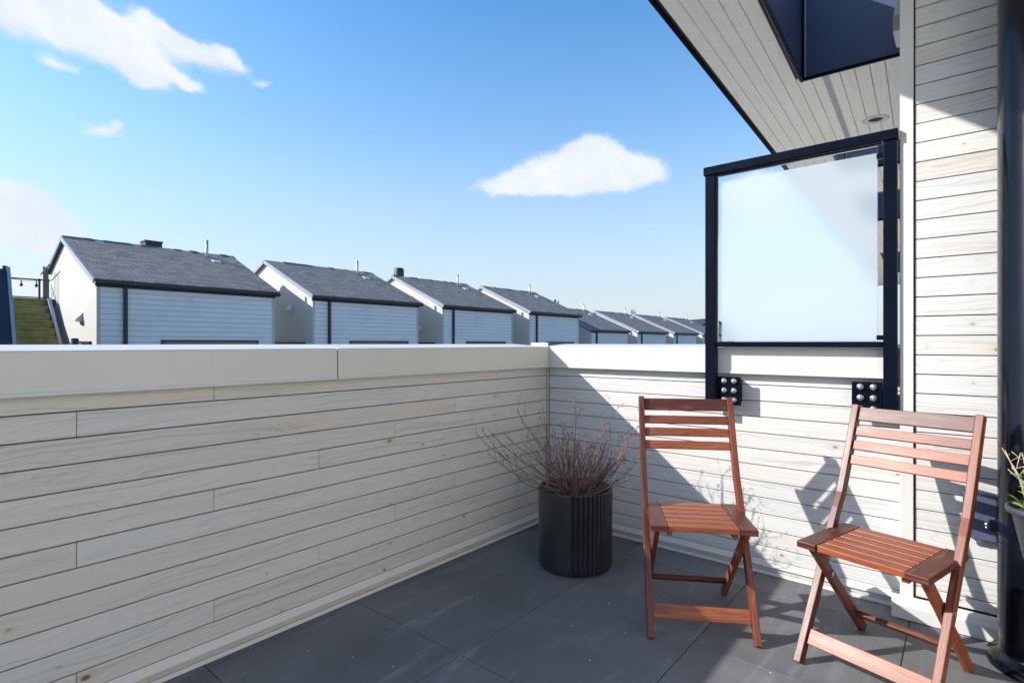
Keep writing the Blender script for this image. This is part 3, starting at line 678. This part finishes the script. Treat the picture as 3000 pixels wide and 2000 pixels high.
# ------------------------------------------------------------------ downpipe, hanging planter, switch box
dp = thing('downpipe', 'thick black round downpipe at the right edge, strapped to the wall', 'pipe', (.2145, 2.583, 0))
mb = MB(); mb.lathe((0, 0, 0), [(.148, .002), (.148, .035), (.136, .045), (.126, .050), (.120, .06), (.120, ZS-.004)], 64); mb.build('pipe', M_PIPE, dp)
mb = MB(); mb.lathe((0, 0, .455), [(.1205, 0), (.125, 0), (.126, .003), (.126, .038), (.125, .041), (.1205, .041)], 64)
mb.box(-.142, -.118, -.028, -.002, .457, .494)
mb.build('strap', M_BLACK, dp, .0015)
mb = MB(); mb.lathe((0, 0, .425), [(.1205, 0), (.1225, .002), (.1205, .005)], 64); mb.build('pipe_joint', M_BLACK, dp)
for zz in (.475,):
    mb = MB(); mb.tube([(-.149, -.002, zz), (-.149, -.012, zz)], .006, 8); mb.tube([(-.149, -.002, zz-.012), (-.149, -.010, zz-.012)], .004, 8); mb.build('screw', M_STEEL, dp)
hp = thing('hanging_planter', 'dark grey tapered plastic pot hooked on the black downpipe', 'planter', (.209, 2.352, .44))
mb = MB(); mb.lathe((0, 0, 0), [(0, 0), (.058, 0), (.062, .004), (.088, .135), (.092, .142), (.103, .148), (.106, .155), (.104, .166), (.098, .168), (.093, .163), (.090, .15)], 48); mb.build('pot', M_POTG, hp)
mb = MB(); mb.lathe((0, 0, .147), [(0, .006), (.05, .004), (.0905, .0)], 24); mb.build('soil', M_SOIL, hp)
mb = MB(); mb.beam((0, .095, .15), (0, .112, .15), (1, 0, 0), .04, .006); mb.beam((0, .112, .02), (0, .112, .16), (1, 0, 0), .04, .006); mb.build('hook', M_BLACK, hp)
gp = thing('green_plant', 'young plant with bright green leaves and bare pale twigs in the hanging pot', 'plant', (.209, 2.352, .59))
mb = MB(); rng = random.Random(5)
for k in range(9):
    a = rng.uniform(2.2, 4.6) if k < 6 else rng.uniform(0, 6.28); r_ = rng.uniform(.02, .06)
    p = Vector((math.cos(a)*r_, math.sin(a)*r_, 0)); d = Vector((math.cos(a)*.35, math.sin(a)*.3, 1)).normalized(); L = rng.uniform(.12, .23)
    pts = [p+d*L*t_+Vector((math.sin(t_*5+k)*.006, 0, 0)) for t_ in (0, .25, .5, .75, 1)]; mb.tube(pts, [.0022, .002, .0018, .0015, .001], 5)
    for q in range(3):
        t_ = rng.uniform(.5, .95); c = p+d*L*t_; dd_ = Vector((rng.gauss(0, 1), rng.gauss(0, 1), .8)).normalized(); mb.tube([c, c+dd_*rng.uniform(.02, .05)], .0011, 4)
mb.build('twigs', M_DIRT, gp)
mb = MB()
def leaf(mb, p, d, n, L, w):
    d = d.normalized(); s_ = d.cross(n).normalized(); n = s_.cross(d)
    T = [(0, 0, 0), (.25, .42, .02), (.55, .5, .05), (.8, .3, .03), (1, 0, -.05)]
    V = []
    for t_, ww, zz in T: V += [p+d*L*t_-s_*w*ww+n*L*(zz+.10*ww), p+d*L*t_+n*L*zz, p+d*L*t_+s_*w*ww+n*L*(zz+.10*ww)]
    F = [(i*3+k, i*3+k+1, (i+1)*3+k+1, (i+1)*3+k) for i in range(4) for k in range(2)]
    mb.raw(V, F, rng.random(), True)
for k in range(52):
    a = rng.uniform(0, 6.28); r_ = rng.uniform(.0, .075); c = Vector((math.cos(a)*r_, math.sin(a)*r_, rng.uniform(.01, .15))); d = Vector((math.cos(a), math.sin(a), rng.uniform(-.1, .9)))
    leaf(mb, c, d, Vector((rng.gauss(0, .3), rng.gauss(0, .3), 1)), rng.uniform(.025, .045), rng.uniform(.014, .024))
mb.build('leaves', M_GREEN, gp)
ob = thing('switch_box', 'small navy weatherproof switch box on the house wall behind the right chair', 'electrical box', (.053, HY, .38))
box1('box', M_NAVY, ob, -.046, .04, -.035, -.0005, 0, .165, .003, 2)
box1('cover', M_NAVY, ob, -.052, .046, -.047, -.0355, -.005, .170, .003, 2)
mb = MB(); mb.tube([(0, -.02, 0), (0, -.02, -.02)], .010, 12); mb.build('cable_gland', M_VENT, ob)

# ------------------------------------------------------------------ neighbouring row of houses
HL = 3.83; HX = -14.0
def make_house(loc, label, vent_z=.5):
    """local: x=0 is the long front wall, x<0 behind; y 0..HL; z is height above the eye line"""
    t = thing('townhouse', label, 'house', loc, 0, 'row of matching townhouses across the lane')
    B = -9.6
    prof = [(0, B), (0, 1.27), (-2.68, 2.52), (-4.15, 1.90), (-4.15, B)]
    # front siding
    box1('front_siding', M_LAP, t, -.02, .02, .07, HL-.07, B, 1.28)
    for y in (0, HL-.07): box1('corner_board', M_STUCCO, t, -.03, .03, y, y+.068, B, 1.29)
    for y, nm in ((.0, 'gable_wall'), (HL-.12, 'gable_wall')):
        mb = MB(); mb.prism([(min(x, -.031), y, z) for x, z in prof], (0, .12, 0)); mb.build(nm, M_STUCCO, t)
    box1('back_wall', M_STUCCO, t, -4.15, -4.05, .121, HL-.121, B, 2.0)
    # roof slabs
    def slope(x0, z0, x1, z1, yo0=-.05, yo1=.05, th=.07):
        mb = MB(); a = Vector((x1-x0, 0, z1-z0)); L_ = a.length; n_ = Vector((-(z1-z0), 0, x1-x0)).normalized()
        if n_.z < 0: n_ = -n_
        mb.obox(Vector((x0, yo0, z0))+n_*.0, Vector((0, HL+yo1-yo0, 0)), a, n_*th, .3); return mb
    rt1 = slope(.16, 1.285, -2.68, 2.52); r1 = rt1.build('roof', M_SHING, t)
    rt2 = slope(-4.35, 1.80, -2.68, 2.52); o2 = rt2.build('back_roof', M_SHING, r1)
    mb = MB()                                    # cap shingles, slightly ragged
    y = -.06
    while y < HL+.03:
        L_ = .2; dz = random.uniform(-.012, .012)
        mb.prism([(-2.50, y, 2.515+dz), (-2.68, y, 2.60+dz), (-2.86, y, 2.515+dz), (-2.86, y, 2.48), (-2.50, y, 2.48)], (0, L_-.004, 0)); y += L_
    mb.build('ridge_cap', M_GUT, r1)
    for y in (-.075, HL+.052):
        mb = MB()
        mb.beam((.16, y, 1.30), (-2.68, y, 2.535), (0, 0, 1), .10, .03); mb.beam((-2.68, y, 2.535), (-4.33, y, 1.83), (0, 0, 1), .10, .03); mb.build('rake_flashing', M_RAKE, r1)
    mb = MB(); sec = [(.04, 1.235), (.14, 1.235), (.18, 1.265), (.18, 1.33), (.168, 1.33), (.168, 1.275), (.13, 1.248), (.04, 1.248)]
    mb.prism([(x, -.05, z) for x, z in sec], (0, HL+.14, 0)); mb.box(.021, .04, -.02, HL+.02, 1.195, 1.285); g_ = mb.build('gutter', M_GUT, t)
    box1('downpipe', M_GUT, t, .03, .09, .47, .54, B, 1.234)
    w = box1('window', M_WIN, t, .01, .045, 1.19, 3.40, -1.1, .085); box1('pane', M_PANE, w, .040, .050, 1.25, 3.34, -1.05, .04)
    mb = MB(); zb = 2.32
    mb.tube([(-2.32, 3.06, zb-.1), (-2.32, 3.06, zb+.58)], .040, 10); mb.tube([(-2.32, 3.06, zb), (-2.32, 3.06, zb+.10)], [.065, .036], 10); mb.build('vent_pipe', M_GALV, t)
    mb = MB(); mb.prism([(-2.05, 3.06, 2.18), (-1.85, 3.06, 2.10), (-1.85, 3.06, 2.26), (-1.95, 3.06, 2.32), (-2.05, 3.06, 2.33)], (0, .2, 0)); mb.build('roof_vent', M_VENT, t)
    mb = MB(); x = -1.15; z = vent_z
    mb.prism([(x-.1, -.001, z+.16), (x-.1, -.02, z+.16), (x-.1, -.13, z+.05), (x-.1, -.13, z), (x-.1, -.001, z-.02)], (.2, 0, 0)); mb.box(x-.12, x+.12, -.022, -.001, z-.07, z-.022); mb.box(x-.12, x+.12, -.022, -.001, z+.161, z+.185)
    mb.build('wall_vent', M_VENT, t)
    return t
LBL = ['nearest townhouse at the left with cream gable and grey shingle roof', 'second townhouse from the left, its cream gable half in shade', 'third townhouse from the left with a squat black chimney on the ridge',
       'fourth townhouse, last one before the row steps down', 'fifth townhouse, first of the lower roofs beyond the step', 'sixth townhouse, second of the lower roofs', 'seventh townhouse, small lower roof with the treetop behind it', 'farthest visible townhouse of the row, beside the screen post']
VZ = [.5, .95, .45, .5]
h0 = None
for i in range(8):
    y = 3.19+4.92*i; z = H if i < 4 else H-.66
    if i < 4: h = make_house((HX, y, z), LBL[i], VZ[i]); h3 = h
    else:
        h = copy_tree(h3); h.location = (HX, y, z); h['label'] = LBL[i]
    if i == 0:
        mb = MB(); mb.box(-3.5, -3.1, 1.80, 2.20, 2.0, 2.78); mb.box(-3.52, -3.08, 1.78, 2.22, 2.781, 2.82); mb.build('chimney', M_GUT, h)
        mb = MB(); mb.box(-1.6, -1.45, -.10, -.001, -.05, .12); mb.build('meter_box', M_GUT, h)
        mb = MB(); mb.box(-1.25, -.35, -.05, -.001, .0, .05); mb.build('ledge', M_GUT, h)
    if i == 2:
        mb = MB(); mb.lathe((-3.3, .75, 2.3), [(.2, 0), (.2, .62), (.17, .70), (0, .72)], 12); mb.build('chimney', M_GUT, h)
    if i in (1, 2):
        box1('ledge', M_GUT, h, -2.2, -.35, -.05, -.001, -.01, .04)
    if i == 4:
        mb = MB(); mb.tube([(-3.1, 1.4, 2.4), (-3.1, 1.4, 3.05)], .06, 8); mb.tube([(-3.1, 1.7, 2.4), (-3.1, 1.7, 3.0)], .04, 8); mb.build('flue', M_GUT, h)

# dark clad house end, stairs, rail and string of lights at the far left
dk = thing('dark_stair_house', 'dark navy clad house end at the far left edge beside the mossy stairs', 'house', (-12.45, 0, 0))
mb = MB(); mb.prism([(.9, -.6, -8.5), (.9, -.6, H-.6), (.55, -.6, H), (0, -.6, H+1.26), (-2.5, -.6, H+1.45), (-6, -.6, H+.9), (-6, -.6, -8.5)], (0, 2.2, 0)); mb.build('wall', paint('dark_cladding', (0.02, 0.026, 0.045), 0.5, 0.3, 2), dk)
mb = MB(); mb.beam((.57, 1.625, H-.04), (-.01, 1.625, H+1.29), (0, 1, 0), .045, .05); mb.build('edge_trim', M_RAKE, dk)
box1('corner_post', M_GUT, dk, -.10, -.04, 1.56, 1.62, H+1.20, H+1.32)
st = thing('roof_stairs', 'mossy green timber stairs climbing to the neighbouring roof deck at the far left', 'stairs', (-16.4, 2.2, 0))
mb = MB()
for k in range(-4, 6):
    x = -.24*k; z = H+.185*k
    mb.box(x-.03, x+.03, .0, .80, z-.02+.0, z+.135); mb.box(x-.26, x+.04, .0, .80, z+.137, z+.172, 1)
mb.build('steps', M_MOSS, st, .006)
for y in (.805,):
    mb = MB(); mb.prism([(1.1, y, H-1.0), (1.1, y, H-1.25), (-1.3, y, H+.55), (-1.35, y, H+1.12), (-1.05, y, H+1.12)], (0, .06, 0)); mb.build('stringer', M_RAKE, st)
mb = MB(); mb.box(-6, -1.3, -.6, 1.2, H+.92, H+1.12); mb.build('landing', M_NAVY, st)
rl = thing('roof_railing', 'thin dark metal railing on the roof deck above the mossy stairs', 'railing', (-18.3, 2.2, H+1.12))
mb = MB(); mb.tube([(0, -.6, .52), (0, 1.0, .52)], .018, 8); mb.tube([(0, -.6, .06), (0, 1.0, .06)], .015, 8); mb.build('rail', M_GUT, rl)
for y in (-.5, .78, .95):
    mb = MB(); mb.box(-.02, .02, y-.02, y+.02, -.1, .55); mb.build('post', M_GUT, rl)
mb = MB()
for k in range(4): mb.box(.30+.16*k, .325+.16*k, .80, .825, -.15, .84-.03*k)
mb.beam((0, .81, .66), (.95, .81, .82), (0, 0, 1), .03, .02); mb.build('stair_guard', M_GUT, rl)
sl = thing('string_lights', 'string of three small hanging bulbs under the roof deck railing', 'string lights', (-18.25, 2.2, H+1.60))
mb = MB(); mb.tube([(0.02, -.4+.1*k, .0-.012*math.sin(k*1.6)) for k in range(13)], .006, 5); mb.build('wire', M_GUT, sl)
for y in (.12, .42, .71):
    mb = MB(); mb.tube([(.02, y, 0), (.02, y, -.07)], .012, 8); mb.tube([(.02, y, -.07), (.02, y, -.10), (.02, y, -.145), (.02, y, -.165)], [.014, .034, .030, .006], 10); mb.build('bulb', M_BULB, sl)

# far buildings and tree
def far_house(px, t_, wdt, dep, ze, zp, label, cat='house'):
    c = FW*t_+RT*((px-1500)/1590*t_); o = thing('far_house', label, cat, (c.x, c.y, H))
    o.rotation_euler = (0, 0, YAW+R(8))
    mb = MB(); mb.prism([(0, 0, -10), (0, 0, ze), (wdt/2, 0, zp), (wdt, 0, ze), (wdt, 0, -10)], (0, dep, 0)); mb.build('wall', M_STUCCO, o)
    mb = MB()
    for k in range(int(wdt/.6)+1):
        x = .3+k*.6
        zz = ze+(zp-ze)*(1-abs(x-wdt/2)/(wdt/2)); mb.box(x-.05, x+.05, -.05, -.005, -10, zz-.1)
    mb.box(0, wdt, -.06, -.006, ze-.55, ze-.40); mb.build('battens', M_RAKE, o)
    mb = MB(); mb.beam((-.4, dep/2, ze-.15), (wdt/2, dep/2, zp+.12), (0, 1, 0), dep+.6, .18); mb.beam((wdt+.4, dep/2, ze-.15), (wdt/2, dep/2, zp+.12), (0, 1, 0), dep+.6, .18); mb.build('roof', M_GUT, o)
far_house(2026, 62, 5.2, 9, 1.25, 2.75, 'distant gabled house with vertical battens beyond the row, beside the screen post')
far_house(2008, 95, 9, 5, .3, 1.0, 'low distant roof just beyond the last townhouse')
def conifer(px, t_, top, label):
    c = FW*t_+RT*((px-1500)/1590*t_); o = thing('conifer_tree', label, 'tree', (c.x, c.y, -9))
    h_ = top+H+9; rng = random.Random(3)
    mb = MB(); mb.tube([(0, 0, 0), (.05, 0, h_*.5), (0, 0, h_)], [.25, .14, .02], 8); mb.build('trunk', M_BARK, o)
    mb = MB()
    for k in range(5200):
        q = rng.random()**.6; z = h_*(1-q*.8); r_ = (.12+q*2.3)*math.sqrt(rng.random()); a = rng.uniform(0, 6.28)
        lay = .5+.5*math.sin(z*7+a*2)
        if rng.random() > .35+.65*lay: continue
        p = Vector((math.cos(a)*r_, math.sin(a)*r_, z+.15*math.sin(a*3)-.2*r_)); d = Vector((math.cos(a), math.sin(a), rng.uniform(-.3, .4))).normalized(); s_ = Vector((rng.gauss(0, 1), rng.gauss(0, 1), rng.gauss(0, .5))).normalized()
        L_ = rng.uniform(.12, .3); mb.face([p, p+d*L_*.6+s_*L_*.3, p+d*L_*1.2, p+d*L_*.6-s_*L_*.3], [(0, 0), (1, 0), (1, 1), (0, 1)], rng.random())
    mb.build('crown', M_CONIF, o)
conifer(1855, 60, 3.85, 'dark conifer whose tip shows above the far townhouse roofs')
